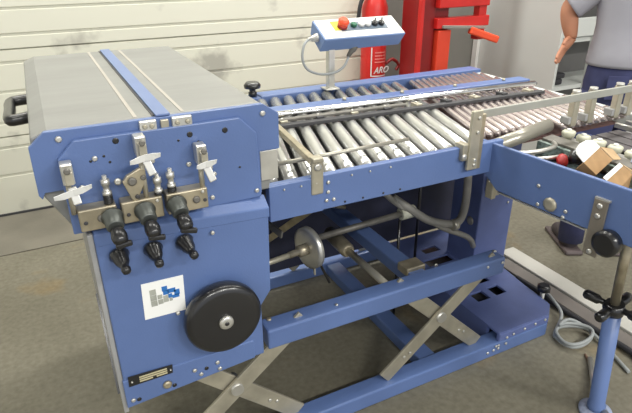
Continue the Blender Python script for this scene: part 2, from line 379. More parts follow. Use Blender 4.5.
# near long glass-clear bar and left bracket
MB().cyl((.52, 1.30, .962), (.985, 1.32, .957), .006, 12).build('hold_down_bar', TUBE, RT)
bk = MB().box(.590, .627, 1.205, 1.2145, .89, .995).build('guide_bracket', STEEL, RT, .006)
bolt(bk, (.608, 1.205, .972), rr=.011)
MB().obox((.600, 1.208, .985), (.665, 1.66, .965), .020, .020).build('side_guide', BRASS, RT, .003)
MB().box(.592, .625, 1.2, 1.225, .985, .998).build('bracket_cap', STEEL, RT, .003)
# long guide rail
g0, g1 = V((.515, 1.812, .965)), V((1.925, 1.752, .965))
gr = MB().obox(g0, g1, .066, .012).build('guide_rail', BLUE, RT, .003)
MB().lathe((.52, 1.752, .966), (1.905, 1.664, .966), [(0, .006), (.004, .0125), (.99, .0125), (1, .004)], 18).build('chrome_bar', CHROME, gr)
MB().obox((.52, 1.712, .956), (1.22, 1.672, .956), .022, .010).build('lower_strip', CAST, gr, .002)
MB().obox((.52, 1.680, .945), (1.88, 1.605, .945), .030, .012).build('lower_strip', DARK, gr, .002)
for i in range(9):
    t = i/8; x = .72+1.1*t; y = 1.735-.07*t
    c = MB().box(x-.014, x+.014, y-.055, y-.015, .940, .958).build('rail_clip', DARK if i % 2 else STEEL, gr, .002)
    bolt(c, (x, y-.03, .958), (0, 0, 1), .005)
for i in range(4):
    x = 1.02+.26*i; bolt(gr, (x, 1.79-.012*i, .971), (0, 0, 1), .008, STEEL, 'rail_screw', .010)
# black mushroom knob on the back rail
MB().lathe((.775, 2.14, .938), (.775, 2.14, .998), [(0, .018), (.3, .018), (.35, .013), (.55, .014), (.6, .034), (.8, .036), (1, .026)], 22).build('mushroom_knob', BLACK, RT)
# hold-down stop bracket at the joint
br = MB().box(1.125, 1.165, 1.195, 1.207, .868, 1.058).build('stop_bracket', STEEL, RT, .003)
MB().box(1.163, 1.178, 1.195, 1.235, .868, 1.045).build('bracket_flange', BRASS, br, .002)
for z in (1.035, .99, .90, .885): bolt(br, (1.15, 1.195, z), rr=.006)
MB().box(1.105, 1.13, 1.20, 1.24, .90, .955).build('joint_block', STEEL, RT, .004)
bolt(RT, (1.112, 1.20, .915), rr=.010)
sb = MB().box(1.15, 2.15, 1.222, 1.232, 1.022, 1.048).build('stop_bar', mat('dull_aluminium', (.42, .42, .38), .45, .4, noise=.12), RT, .002, 'long flat pale metal bar above the rollers')
for x in (1.630, 1.715, 1.855, 1.925):
    p = MB().box(x-.013, x+.013, 1.235, 1.260, .928, 1.045).build('post', STEEL, RT, .003)
    MB().cyl((x, 1.248, 1.045), (x, 1.248, 1.055), .014, 16).build('post_cap', ALU, p)
    MB().box(x-.026, x+.022, 1.238, 1.275, .936, .962).build('post_foot', GREYP, p, .003)
# hanging hoses and cylinder under the table
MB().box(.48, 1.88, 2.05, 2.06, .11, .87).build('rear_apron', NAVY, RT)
cy = MB().cyl((.80, 1.62, .50), (1.185, 1.6, .527), .013, 14).build('cross_shaft', CAST, RT)
MB().cyl((1.18, 1.6, .527), (1.245, 1.597, .530), .026, 20).build('shaft_sleeve', CREAM, cy)
MB().tube([(1.15, 1.62, .60), (1.22, 1.58, .545), (1.30, 1.55, .49), (1.40, 1.52, .47), (1.47, 1.55, .50), (1.50, 1.58, .62), (1.50, 1.60, .70), (1.49, 1.62, .84)], .017).build('hose', GREYB, RT)
MB().tube([(1.08, 1.62, .66), (1.17, 1.60, .57), (1.27, 1.56, .51), (1.35, 1.53, .455), (1.46, 1.50, .40), (1.56, 1.56, .30)], .012).build('hose', GREYB, RT)
MB().lathe((1.378, 1.51, .47), (1.40, 1.51, .47), [(0, .024), (1, .024)], 16).build('hose_tie', TUBE, RT)

# ------------------------------------------------------------------ scissor lift frame
LF = thing('scissor_lift', (.95, 1.65, 0), 'blue scissor lift frame of box beams standing on the floor under the machine', 'frame')
def beam(x0, x1, y0, y1, z0, z1, m=BLUE, nm='beam', bev=.006): return MB().box(x0, x1, y0, y1, z0, z1).build(nm, m, LF, bev)
beam(.30, 1.70, Y0, 1.285, 0, .064, nm='lower_beam')
ub = beam(.445, 1.385, Y0, 1.283, .405, .474, nm='upper_beam')
beam(.45, 1.50, 2.07, 2.135, 0, .064, nm='lower_beam')
beam(.45, 1.50, 2.07, 2.135, .405, .474, nm='upper_beam')
beam(1.010, 1.075, 1.283, 2.07, .415, .468, nm='upper_cross_beam')
beam(1.090, 1.165, 1.285, 2.07, .0, .055, nm='lower_cross_beam')
bolt(ub, (.69, 1.24, .474), (0, 0, 1)); bolt(ub, (1.30, Y0, .455), rr=.005); bolt(ub, (1.37, Y0, .455), rr=.006); bolt(ub, (.47, 1.27, .474), (0, 0, 1), .008, BRASS)
bolt(LF, (1.375, 1.265, .474), (0, 0, 1), .008)
MB().box(1.005, 1.085, 1.300, 1.36, .45, .482).build('sliding_block', BRASS, LF, .004)
bolt(LF, (1.13, 1.30, .465), rr=.008)
def scissor(cx, y, cz):
    a = MB().obox((cx-.235, y, cz-.195), (cx+.235, y, cz+.19), .010, .058, (0, 0, 1))
    A = a.build('scissor_arm', STEEL, LF, .002)
    B = MB().obox((cx-.20, y+.016, cz+.19), (cx+.215, y+.016, cz-.21), .010, .058, (0, 0, 1)).build('scissor_arm', STEEL, LF, .002)
    MB().cyl((cx, y-.014, cz), (cx, y+.05, cz), .020, 24).build('pivot_pin', ALU, A)
    for dx, dz in ((-.13, -.115), (-.155, -.125)): bolt(A, (cx+dx, y-.005, cz+dz), rr=.006)
    for dx, dz in ((.11, -.11), (.135, -.125), (-.12, .13)): bolt(B, (cx+dx, y+.011, cz+dz), rr=.006)
for cx in (.343, 1.129):
    scissor(cx, 1.245, .276)
    scissor(cx, 2.105-.02, .276)
# hydraulic cylinder between the arms
cyb = MB().lathe((.955, 1.78, .41), (.935, 1.585, .425), [(0, .03), (.9, .03), (1, .022)], 20).build('hydraulic_cylinder', BRASS, LF)
MB().cyl((.936, 1.59, .425), (.925, 1.30, .44), .014, 14).build('piston_rod', TUBE, cyb)
# pulley disc with hub, shaft and chain end
pu = MB().lathe((.700, 1.48, .555), (.725, 1.485, .555), [(0, .03), (0.02, .066), (.15, .076), (.85, .076), (1, .066), (1.0, .02)], 40).build('pulley_disc', ALU, LF)
MB().lathe((.63, 1.47, .553), (.703, 1.48, .555), [(0, .012), (.5, .012), (.51, .021), (1, .021)], 20).build('pulley_hub', BRASS, pu)
MB().cyl((.47, 1.45, .55), (.63, 1.47, .553), .010, 12).build('drive_shaft', STEEL, LF)
MB().obox((.738, 1.47, .51), (.762, 1.42, .43), .004, .010).build('chain_end', BLACK, LF)
MB().obox((.725, 1.47, .515), (.722, 1.46, .455), .006, .022).build('pulley_bracket', STEEL, LF, .002)
MB().cyl((.64, 1.75, .66), (.98, 1.70, .56), .009, 10).build('tie_rod', BRASS, LF)
MB().obox((.50, 1.85, .70), (.62, 1.50, .62), .008, .028).build('support_link', CAST, LF, .002)
MB().obox((.72, 1.9, .38), (.86, 1.62, .66), .008, .028).build('support_link', BRASS, LF, .002)
MB().cyl((1.18, 1.60, .0), (1.18, 1.60, .50), .006, 8).build('drop_rod', BLACK, LF)
MB().cyl((1.43, 1.80, .09), (1.43, 1.80, .75), .007, 8).build('drop_rod', BLACK, LF)
# foot plate with slots and column on the right
def plate_holes(mb, outer, holes, z0, z1):
    tb = bmesh.new()
    loops = [outer]+holes; edges = []
    for lp in loops:
        vs = [tb.verts.new((x, y, z1)) for x, y in lp]
        for i in range(len(vs)): edges.append(tb.edges.new((vs[i], vs[(i+1) % len(vs)])))
    bmesh.ops.triangle_fill(tb, edges=edges, use_beauty=True)
    ex = bmesh.ops.extrude_face_region(tb, geom=tb.faces[:])
    bmesh.ops.translate(tb, verts=[v for v in ex['geom'] if isinstance(v, bmesh.types.BMVert)], vec=(0, 0, z0-z1))
    me = bpy.data.meshes.new('tmp'); tb.to_mesh(me); tb.free(); mb.bm.from_mesh(me); bpy.data.meshes.remove(me)
def rect(x0, x1, y0, y1): return [(x0, y0), (x1, y0), (x1, y1), (x0, y1)]
m = MB()
plate_holes(m, [(1.425, Y0+.004), (1.70, Y0+.004), (1.76, 1.27), (1.775, 1.42), (1.80, 1.60), (1.84, 2.04), (1.43, 2.04), (1.42, 1.5)],
            [rect(1.50, 1.568, 1.423, 1.485), rect(1.604, 1.664, 1.426, 1.489), rect(1.605, 1.662, 1.531, 1.565), rect(1.49, 1.640, 1.752, 1.81), rect(1.545, 1.64, 1.86, 1.91)], .095, .106)
m.build('foot_plate', BLUED, LF, .002)
MB().prism([(1.45, 1.30), (1.74, 1.30), (1.78, 1.60), (1.82, 2.03), (1.45, 2.03)], 'z', .02, .03).build('slot_shade_sheet', DARK, LF)  # dark sheet added under the plate so its slots look black
MB().box(1.425, 1.70, Y0, Y0+.02, .066, .1).build('foot_front', BLUED, LF, .005)
MB().prism([(1.425, 1.287), (1.42, 1.5), (1.43, 2.04), (1.445, 2.04), (1.435, 1.5), (1.44, 1.287)], 'z', 0, .095).build('foot_side', BLUED, LF)
MB().prism([(1.702, Y0+.004), (1.76, 1.27), (1.775, 1.42), (1.80, 1.60), (1.84, 2.04), (1.825, 2.04), (1.785, 1.60), (1.76, 1.42), (1.745, 1.28), (1.702, 1.235)], 'z', 0, .095).build('foot_side', BLUED, LF)
for x, z in ((1.40, .035), (1.412, .05), (1.425, .035), (1.425, .05), (1.37, .032)): bolt(LF, (x, Y0, z), rr=.006)
for x, z in ((1.465, .075), (1.465, .045), (1.50, .08), (1.56, .085), (1.62, .088), (1.675, .09)): bolt(LF, (x, Y0, z), rr=.006)
col = MB().prism([(1.66, 1.84), (1.66, 1.65), (1.865, 1.65), (1.865, 1.84)], 'z', .104, .83).build('column', BLUED, LF, .006)
bolt(col, (1.66, 1.70, .34), (-1, 0, 0), .022, TUBE, 'round_plug', .006)
bolt(col, (1.83, 1.65, .42), rr=.006); bolt(col, (1.72, 1.65, .46), rr=.004)
MB().box(1.675, 1.715, 1.60, 1.65, .50, .60).build('column_bracket', STEEL, LF, .003)
MB().box(1.72, 1.80, 1.60, 1.648, .515, .575).build('cable_entry', DARK, LF, .003)
ft = MB().cyl((1.80, 1.345, .0), (1.80, 1.345, .125), .010, 12).build('levelling_screw', ALU, LF)
MB().lathe((1.80, 1.345, .118), (1.80, 1.345, .148), [(0, .022), (.1, .030), (.8, .030), (1, .022)], 6).build('screw_knob', BLACK, ft)

# ------------------------------------------------------------------ delivery unit on the right
DU = thing('delivery_unit', (1.6, .95, .78), 'blue sided delivery unit with belts and a row of cream discs, joining the table', 'conveyor')
a0, a1 = V((1.235, 1.262)), V((1.322, .42))
dd = (a1-a0).normalized(); nn = V((-dd.y, dd.x))          # nn points to +X
def prismz(zs0, zs1, off0, off1, t0=0, t1=1):
    p = a0.lerp(a1, t0); q = a0.lerp(a1, t1)
    return [(p+nn*off0), (q+nn*off0), (q+nn*off1), (p+nn*off1)]
sp = MB()
# outline along the plate with the chamfered corner at the joint
L = (a1-a0).length
pts = [(0, .935), (L, .935), (L, .783), (.085, .783), (0, .845)]
P3 = [V((a0.x+dd.x*t, a0.y+dd.y*t, z)) for t, z in pts]
N3 = V((nn.x, nn.y, 0))
vs0 = [sp.bm.verts.new(p) for p in P3]; vs1 = [sp.bm.verts.new(p+N3*.014) for p in P3]
sp.bm.faces.new(vs0); sp.bm.faces.new(vs1[::-1])
for i in range(5): sp.bm.faces.new((vs0[i], vs1[i], vs1[(i+1) % 5], vs0[(i+1) % 5]))
plate = sp.build('side_plate', BLUE, DU, .004)
def on(t, z, off=0): return V((a0.x+dd.x*t, a0.y+dd.y*t, z))+N3*off
nd = -N3
bolt(plate, on(.283, .812), nd, .022, STEEL, 'round_boss', .008)
for t, z in ((.243, .797), (.335, .81), (.33, .777+.012), (.235, .855)): bolt(plate, on(t, z), nd, .006)
hb = MB().obox(on(.432, .885, -.005), on(.432, .715, -.005), .008, .040, dd.to_3d()).build('hanging_strap', mat('shaded_steel', (.27, .24, .20), .45, .4, noise=.2), DU, .002)  # strap steel darkened: the shade it hangs in is put into the colour
MB().obox(on(.412, .887, -.0), on(.455, .887, -.0), .016, .006).build('strap_lip', ALU, hb, .001)
for z in (.868, .838, .728): bolt(hb, on(.432, z, -.009), nd, .008)
MB().obox(on(.09, .779, .01), on(.40, .779, .01), .02, .004).build('bottom_edge', ALU, DU)
MB().lathe(on(.475, .775, .02), on(.475, .775, -.03), [(0, .015), (.3, .03), (.35, .037), (.9, .037), (1, .028)], 26).build('black_knob', BLACK, DU)
MB().obox(on(.05, .80, .02), on(.05, .74, .02), .02, .03, dd.to_3d()).build('support_tab', STEEL, DU, .003)
MB().cyl((1.262, 1.235, .912), (1.57, 1.292, .925), .024, 24).build('ivory_roller', TUBE, DU)
MB().cyl((1.565, 1.291, .925), (1.58, 1.294, .925), .013, 16).build('shaft_end', DARK, DU)
MB().box(1.95, 1.98, .45, 1.19, .80, .925).build('far_side_plate', CABW, DU, .003)
MB().box(1.36, 1.95, .45, .60, .80, .82).build('bottom_pan', DARK, DU)
cp = MB().prism([(1.49, 1.24), (1.55, 1.25), (1.56, .90), (1.50, .85)], 'z', .893, .908).build('cast_plate', CAST, DU, .002)
MB().prism([(1.47, 1.24), (1.485, 1.24), (1.50, .85), (1.485, .85)], 'z', .82, .90).build('speckled_web', TEAL, DU)
MB().prism([(1.555, 1.24), (1.62, 1.25), (1.62, .60), (1.555, .60)], 'z', .885, .893).build('disc_bed', ALU, DU)
for i in range(5):
    y = 1.215-.060*i
    d = MB().lathe((1.588, y, .893), (1.588, y, .926), [(0, .010), (.30, .010), (.35, .021), (.8, .024), (.95, .021), (1, .014)], 8).build('cream_disc', CREAM, DU)
    MB().cyl((1.588, y, .925), (1.588, y, .931), .008, 10).build('disc_screw', WHITE, d)
for i, x in enumerate((1.66, 1.725, 1.79)):
    MB().box(x-.028, x+.028, .50, 1.19, .895, .902).build('flat_belt', BELT, DU, .002)
for x in (1.84, 1.90):
    MB().box(x-.008, x+.008, .50, 1.22, .90, .918).build('guide_strip', ALU, DU, .002)
MB().box(1.835, 1.96, .5, 1.19, .880, .888).build('side_pan', GREYP, DU)
MB().box(1.62, 1.82, .5, 1.2, .87, .885).build('belt_bed', DARK, DU)
MB().tube([(1.30, 1.17, .905), (1.38, 1.15, .905), (1.46, 1.16, .905), (1.50, 1.20, .90)], .008).build('silver_pipe', ALU, DU)
MB().tube([(1.30, 1.12, .90), (1.37, 1.10, .90), (1.44, 1.10, .895)], .007).build('silver_pipe', ALU, DU)
MB().tube([(1.30, 1.15, .885), (1.37, 1.12, .89), (1.44, 1.05, .89), (1.46, .95, .88)], .008).build('black_hose', BLACK, DU)
MB().lathe((1.385, 1.055, .882), (1.405, 1.085, .908), [(0, .010), (.3, .017), (.8, .017), (1, .010)], 7).build('red_valve', mat('red_plastic', (.5, .03, .03), .4, noise=.3, nscale=60), DU)
MB().lathe((1.435, 1.05, .885), (1.442, 1.07, .925), [(0, .024), (.6, .022), (1, .012)], 12).build('black_fitting', BLACK, DU)
MB().box(1.32, 1.47, .55, 1.21, .80, .812).build('lower_tray', DARK, DU)

# boxes resting in the unit
def hexa(A, B, C, D, e, m):
    P_ = [V(x) for x in (A, B, C, D)]; Q_ = [x+V(e) for x in P_]
    vs = [m.bm.verts.new(x) for x in P_+Q_]
    for f in ((0,1,2,3),(7,6,5,4),(0,4,5,1),(1,5,6,2),(2,6,7,3),(3,7,4,0)): m.bm.faces.new([vs[k] for k in f])
    return m
def carton(F, e, flap, side, label):
    A, B, C, D = [V(x) for x in F]
    t = thing('cardboard_box', ((A.x+C.x)/2, (A.y+C.y)/2, min(D.z, C.z)+e[2]), label, 'box', 'cardboard boxes in the delivery unit')
    hexa(A, B, C, D, e, MB()).build('carton', CARD, t, .0015)
    if flap: MB().poly([A, *flap, B]).build('white_flap', PAPER, t, label='white rounded flap', solid=.003)
    n_ = (B-A).cross(D-A).normalized()
    if n_.z < 0: n_ = -n_
    MB().poly([B+n_*.001, C+n_*.001, V(side[1]), V(side[0])]).build('side_flap', CARDL, t, solid=.002)
    w_ = (D-A)*.12
    if not flap: MB().poly([A+n_*.0015, B+n_*.0015, B+w_*2+n_*.0015, A+w_*2+n_*.0015]).build('white_edge', PAPER, t, solid=.001)
    return t
carton([(1.301, .930, .955), (1.453, .996, .955), (1.493, .972, .915), (1.345, .913, .915)], (.008, .035, -.045),
       [(1.292, .949, .975), (1.300, .960, .986), (1.318, .966, .996), (1.353, .972, 1.0), (1.40, .985, .988)], [(1.508, .992, .941), (1.543, .978, .905)],
       'brown cardboard box with a tall rounded white flap, beside the cream discs')
carton([(1.297, .861, .935), (1.434, .913, .935), (1.501, .903, .895), (1.338, .837, .895)], (0, 0, -.045), None, [(1.46, .925, .925), (1.52, .91, .89)],
       'brown cardboard box with a white top edge, in front of the rounded flap one')
MB_p = MB()
for k in range(6): MB_p.box(1.535+.001*k, 1.615+.001*k, .83, .945, .8935+k*.005, .898+k*.005)
tag(own(MB_p.build('paper_stack', mat('blue_white_paper', (.62, .70, .85), .6, noise=.1))), 'small stack of pale blue white paper beside the cardboard boxes', 'paper')

# paper slips held in the clamps
def slip(x, z, w, lift, lab, bend):
    m = MB(); n = 8
    top, bot = [], []
    for i in range(n+1):
        t = i/n*2-1
        xx = x+t*w*.5; zz = z+lift*t+bend*(t*t); yy = 1.126-.010*abs(t)
        hw = .0085*(1-.35*max(0, abs(t)-.5)/.5)
        top.append((xx, yy-.004, zz+hw)); bot.append((xx, yy+.004, zz-hw))
    A = [m.bm.verts.new(p) for p in top]; B = [m.bm.verts.new(p) for p in bot]
    for i in range(n): m.bm.faces.new((A[i], A[i+1], B[i+1], B[i]))
    tag(own(m.build('paper_slip', PAPER, None, solid=.0008)), lab, 'paper', 'paper slips in the clamps')
slip(.008, 1.052, .074, .007, 'white paper slip in the leftmost clamp', .005)
slip(.158, 1.102, .064, .004, 'white paper slip in the highest, middle clamp', .001)
slip(.287, 1.064, .046, .003, 'short white paper slip in the rightmost clamp', .004)

# ------------------------------------------------------------------ control panel
CP = thing('control_panel', (1.117, 2.09, .94), 'blue control box with white top and push buttons, on a post behind the rollers', 'control box')
A, B, C_, D = (2.15, 1.224), (2.03, 1.160), (2.08, 1.105), (2.17, 1.166)
x0, x1 = 1.062, 1.462
MB().prism([A, B, C_, D], 'x', x0, x1).build('case', mat('panel_blue', (.16, .25, .47), .45, noise=.08), CP, .004)
nrm = V((0, -(A[1]-B[1]), A[0]-B[0])).normalized()
def top(xx, t, h=0): return V((xx, B[0]+(A[0]-B[0])*t, B[1]+(A[1]-B[1])*t))+nrm*h
def tplate(xa, xb, ta, tb, h0, h1, nm, m, par, bev=0):
    mb = MB(); vs = [mb.bm.verts.new(top(x, t, h)) for x in (xa, xb) for t in (ta, tb) for h in (h0, h1)]
    for f in ((0,1,3,2),(4,6,7,5),(0,4,5,1),(2,3,7,6),(0,2,6,4),(1,5,7,3)): mb.bm.faces.new([vs[i] for i in f])
    return mb.build(nm, m, par, bev)
tplate(x0+.006, x1-.004, .04, .97, 0, .002, 'white_face', WHITE, CP)
bs_ = tplate(1.165, 1.395, .34, .74, .002, .004, 'button_strip', mat('strip_blue_grey', (.11, .15, .20), .5), CP)
tplate(1.135, 1.195, .40, .85, .002, .004, 'yellow_backing', YEL, CP)
e = MB().lathe(top(1.175, .52, .004), top(1.175, .52, .045), [(0, .020), (.35, .020), (.4, .012), (.5, .014), (.55, .024), (.8, .024), (1, .015)], 22).build('emergency_stop', REDO, CP, label='red mushroom emergency stop')
MB().cyl(top(1.175, .52, .004), top(1.175, .52, .016), .022, 20).build('stop_collar', REDD, e)
for xx, m_, nm, rr in ((1.232, GREEN, 'green_button', .014), (1.270, WHITE, 'white_button', .015), (1.302, WHITE, 'white_button', .015), (1.338, BLACK, 'rotary_switch', .014), (1.372, BLACK, 'rotary_switch', .014)):
    o = MB().lathe(top(xx, .55, .004), top(xx, .55, .018), [(0, rr), (.8, rr), (1, rr*.8)], 18).build(nm, m_, CP)
    if m_ is BLACK: MB().obox(top(xx-.010, .45, .020), top(xx+.010, .68, .020), .007, .010).build('switch_grip', BLACK, o)
MB().box(1.104, 1.134, 2.075, 2.105, .942, 1.118).build('post', ALU, CP, .003)
MB().box(1.085, 1.15, 2.06, 2.12, .942, .948).build('post_base', ALU, CP, .001)
MB().lathe((1.066, 2.10, 1.162), (1.012, 2.09, 1.158), [(0, .018), (.3, .018), (.31, .013), (.6, .013), (.61, .009), (1, .007)], 16).build('cable_gland', ALU, CP)
MB().lathe((1.245, 2.09, 1.125), (1.20, 2.08, 1.075), [(0, .018), (.5, .016), (.55, .012), (1, .008)], 16).build('cable_gland', CAST, CP)
MB().tube([(1.015, 2.09, 1.158), (.985, 2.07, 1.14), (.972, 2.06, 1.09), (.99, 2.05, 1.045), (1.05, 2.045, 1.02), (1.12, 2.05, 1.02), (1.17, 2.06, 1.04), (1.205, 2.08, 1.078)], .0055).build('cable', CABLE, CP)

# ------------------------------------------------------------------ fire extinguisher
FE = thing('fire_extinguisher', (2.185, 3.42, .42), 'red fire extinguisher hanging on the cream wall behind the control box', 'fire extinguisher')
MB().lathe((2.185, 3.42, .45), (2.185, 3.42, 1.24), [(0, .07), (.02, .088), (.05, .092), (.85, .092), (.93, .07), (1, .03)], 32).build('cylinder', RED, FE)
MB().box(2.155, 2.215, 3.39, 3.45, 1.24, 1.29).build('valve', BLACK, FE, .005)
MB().box(2.10, 2.24, 3.41, 3.43, 1.285, 1.30).build('lever', RED, FE, .003)
MB().tube([(2.15, 3.40, 1.26), (2.065, 3.40, 1.18), (2.045, 3.41, 1.05), (2.06, 3.42, .95)], .014).build('hose', RUB, FE)
MB().tube([(2.27, 3.38, .73), (2.32, 3.37, .76), (2.37, 3.36, .72), (2.35, 3.36, .68)], .012).build('nozzle', REDD, FE)
MB().box(2.145, 2.225, 3.515, YW-.001, .95, 1.05).build('wall_bracket', GREYP, FE)
MB().box(2.155, 2.215, 3.50, 3.52, .90, 1.10).build('bracket_band', GREYP, FE)
lb = MB()
def arc(mb, a0_, a1_, z0, z1, rr, seg=10):
    P = [(2.185+rr*math.sin(math.radians(a0_+(a1_-a0_)*i/seg)), 3.42-rr*math.cos(math.radians(a0_+(a1_-a0_)*i/seg))) for i in range(seg+1)]
    for p, q in zip(P, P[1:]):
        mb.bm.faces.new([mb.bm.verts.new(v) for v in ((*p, z0), (*q, z0), (*q, z1), (*p, z1))])
arc(lb, -42, 42, .655, .663, .0935); arc(lb, -42, -37, .655, .86, .0935); lb.build('label_frame', WHITE, FE, solid=.001)
lb = MB()
for k in range(4): arc(lb, -25, 30, .755+k*.022, .762+k*.022, .0935)
lb.build('label_text', mat('label_pink', (.75, .25, .22), .5), FE, solid=.001)
def text(s_, loc, size, rotm, m, parent, nm, shear=0, ext=.0008):
    cu = bpy.data.curves.new(nm, 'FONT'); cu.body = s_; cu.size = size; cu.align_x = 'CENTER'; cu.align_y = 'CENTER'; cu.shear = shear; cu.extrude = ext; cu.offset = size*.02
    o = bpy.data.objects.new(nm, cu); COL.objects.link(o)
    dg = bpy.context.evaluated_depsgraph_get(); me = bpy.data.meshes.new_from_object(o.evaluated_get(dg)); bpy.data.objects.remove(o)
    me.materials.clear(); me.materials.append(m); me.transform(rotm)
    o = bpy.data.objects.new(nm, me); COL.objects.link(o); o.parent = parent; o.location = V(loc)-parent.location
    return o
R_ = Matrix.Rotation(math.radians(20), 4, 'Z') @ Matrix.Rotation(PI/2, 4, 'X')
text('ARO', (2.195, 3.3245, .700), .062, Matrix.Rotation(math.radians(5), 4, 'Z') @ Matrix.Rotation(PI/2, 4, 'X'), WHITE, FE, 'label_lettering', .3)

# ------------------------------------------------------------------ red lifting truck
PL = thing('lift_truck', (2.55, 3.15, 0), 'bright red steel lifting truck with tall mast standing against the back wall', 'lift truck')
MB().box(2.32, 2.47, 3.10, 3.28, .05, 1.9).build('mast', REDD, PL, .008)
MB().box(2.32, 2.345, 3.06, 3.10, .05, 1.9).build('mast_rail', RED, PL, .004)
MB().box(2.47, 2.60, 3.12, 3.22, .05, 1.9).build('mast', REDD, PL, .008)
MB().box(2.475, 2.585, 3.06, 3.12, .10, .985).build('fork_upright', mat('orange_red_paint', (.72, .06, .025), .38, noise=.12, nscale=6), PL, .006)
MB().box(2.46, 2.92, 3.06, 3.12, .995, 1.065).build('carriage_bar', RED, PL, .006)
MB().box(2.46, 2.90, 3.05, 3.10, 1.13, 1.20).build('carriage_bar', RED, PL, .006)
MB().box(2.46, 2.90, 3.05, 3.10, 1.32, 1.40).build('carriage_bar', RED, PL, .006)
MB().box(2.825, 2.895, 3.068, 3.13, .90, 1.9).build('carriage_post', RED, PL, .006)
MB().obox((2.74, 3.05, .975), (2.96, 3.0, .90), .05, .05).build('lifting_hook', REDO, PL, .01)
MB().obox((2.50, 3.05, 1.01), (2.88, 3.05, .985), .02, .02).build('lifting_strap', GREYB, PL, .003)
for x in (2.30, 2.80): MB().box(x-.05, x+.05, 2.75, 3.55, .03, .10).build('base_leg', RED, PL, .005)
for x, y in ((2.30, 2.80), (2.80, 2.80), (2.30, 3.50), (2.80, 3.50)): MB().cyl((x-.025, y, .035), (x+.025, y, .035), .035, 18).build('wheel', RUB, PL)

# ------------------------------------------------------------------ cabinet
CB = thing('storage_cabinet', (3.8, 3.1, 0), 'tall pale grey metal cabinet standing open beside the person', 'cabinet')
MB().box(3.30, 3.325, 2.74, YW-.03, 0, 2.1).build('side_panel', CABW, CB, .004)
MB().box(4.45, 4.475, 2.74, YW-.03, 0, 2.1).build('side_panel', CABW, CB, .004)
MB().box(3.325, 4.45, 3.12, 3.14, 0, 2.1).build('back_panel', CABI, CB)
MB().box(3.325, 4.45, 2.74, YW-.05, 2.07, 2.1).build('top_panel', CABW, CB)
MB().box(3.27, 3.30, 3.53, 3.585, 0, 2.1).build('corner_strip', WHITE, CB, .003)
for z, m_ in ((.10, CABW), (.555, CABW), (.90, CABW), (1.40, CABW)): MB().box(3.326, 4.449, 2.78, 3.119, z-.03, z).build('shelf', m_, CB)
MB().box(3.34, 4.44, 2.76, 2.78, .91, 1.04).build('drawer_front', CABW, CB, .004)
rk = MB().box(3.66, 3.70, 2.755, 2.78, .10, .90).build('perforated_upright', CABW, CB)
for k in range(12): bolt(rk, (3.68, 2.755, .16+k*.06), rr=.006, m=DARK, name='slot', h=.001)
for (xa, xb, z0, z1, lab) in ((3.36, 3.50, .5553, .60, 'dark folded sheet on the cabinet shelf, below the other'), (3.37, 3.52, .6003, .64, 'dark folded sheet on the cabinet shelf, on top of the other')):
    tag(own(MB().box(xa, xb, 2.82, 3.1, z0, z1).build('folded_sheet', RUB, None, .012)), lab, 'sheet')

# ------------------------------------------------------------------ person
def skin(verts, edges, radii, root, name, m, parent, lvl=2, flat=None):
    me = bpy.data.meshes.new(name); me.from_pydata([tuple(V(v)-parent.location) for v in verts], edges, [])
    o = bpy.data.objects.new(name, me); COL.objects.link(o)
    sk = o.modifiers.new('skin', 'SKIN'); sk.use_smooth_shade = True
    if not me.skin_vertices:
        me.attributes
    lay = me.skin_vertices[0].data
    for i, rr in enumerate(radii):
        lay[i].radius = rr if isinstance(rr, tuple) else (rr, rr); lay[i].use_root = (i == root)
    sb_ = o.modifiers.new('sub', 'SUBSURF'); sb_.levels = lvl; sb_.render_levels = lvl
    dg = bpy.context.evaluated_depsgraph_get(); dg.update()
    nm = bpy.data.meshes.new_from_object(o.evaluated_get(dg)); bpy.data.objects.remove(o)
    nm.materials.clear(); nm.materials.append(m); nm.name = name
    for p in nm.polygons: p.use_smooth = True
    o = bpy.data.objects.new(name, nm); COL.objects.link(o); o.parent = parent
    return o
PE = thing('person', (2.50, 1.62, 0), 'person in a grey t-shirt and blue jeans seen from behind, left arm hanging bent', 'person')
F_ = V((.5, .866, 0)); Lf = V((-.866, .5, 0)); Z = V((0, 0, 1))
hc = V((2.53, 1.70, .93))
def q(l, f_, z): return hc.xy.to_3d()+Lf*l+F_*f_+Z*z
neck = q(0, .03, 1.47)
elbow = V((2.299, 1.90, 1.245)); wrist = V((2.335, 1.88, 1.095))
def hand(wr, d, side, palmn, parent):
    # fingers as chains for the body mesh: list of (verts, radii)
    d = d.normalized(); sd = side.normalized(); ch = []
    palm = wr+d*.045
    for k, (o_, ln) in enumerate(((-.027, .062), (-.009, .072), (.009, .068), (.027, .053))):
        b0 = wr+d*.085+sd*o_
        ch.append([b0, b0+d*ln*.45+palmn*.006, b0+d*ln*.8+palmn*.018, b0+d*ln+palmn*.032])
    t0 = wr+d*.030-sd*.030
    ch.append([t0, t0+d*.030-sd*.020+palmn*.01, t0+d*.055-sd*.022+palmn*.02])
    return palm, ch
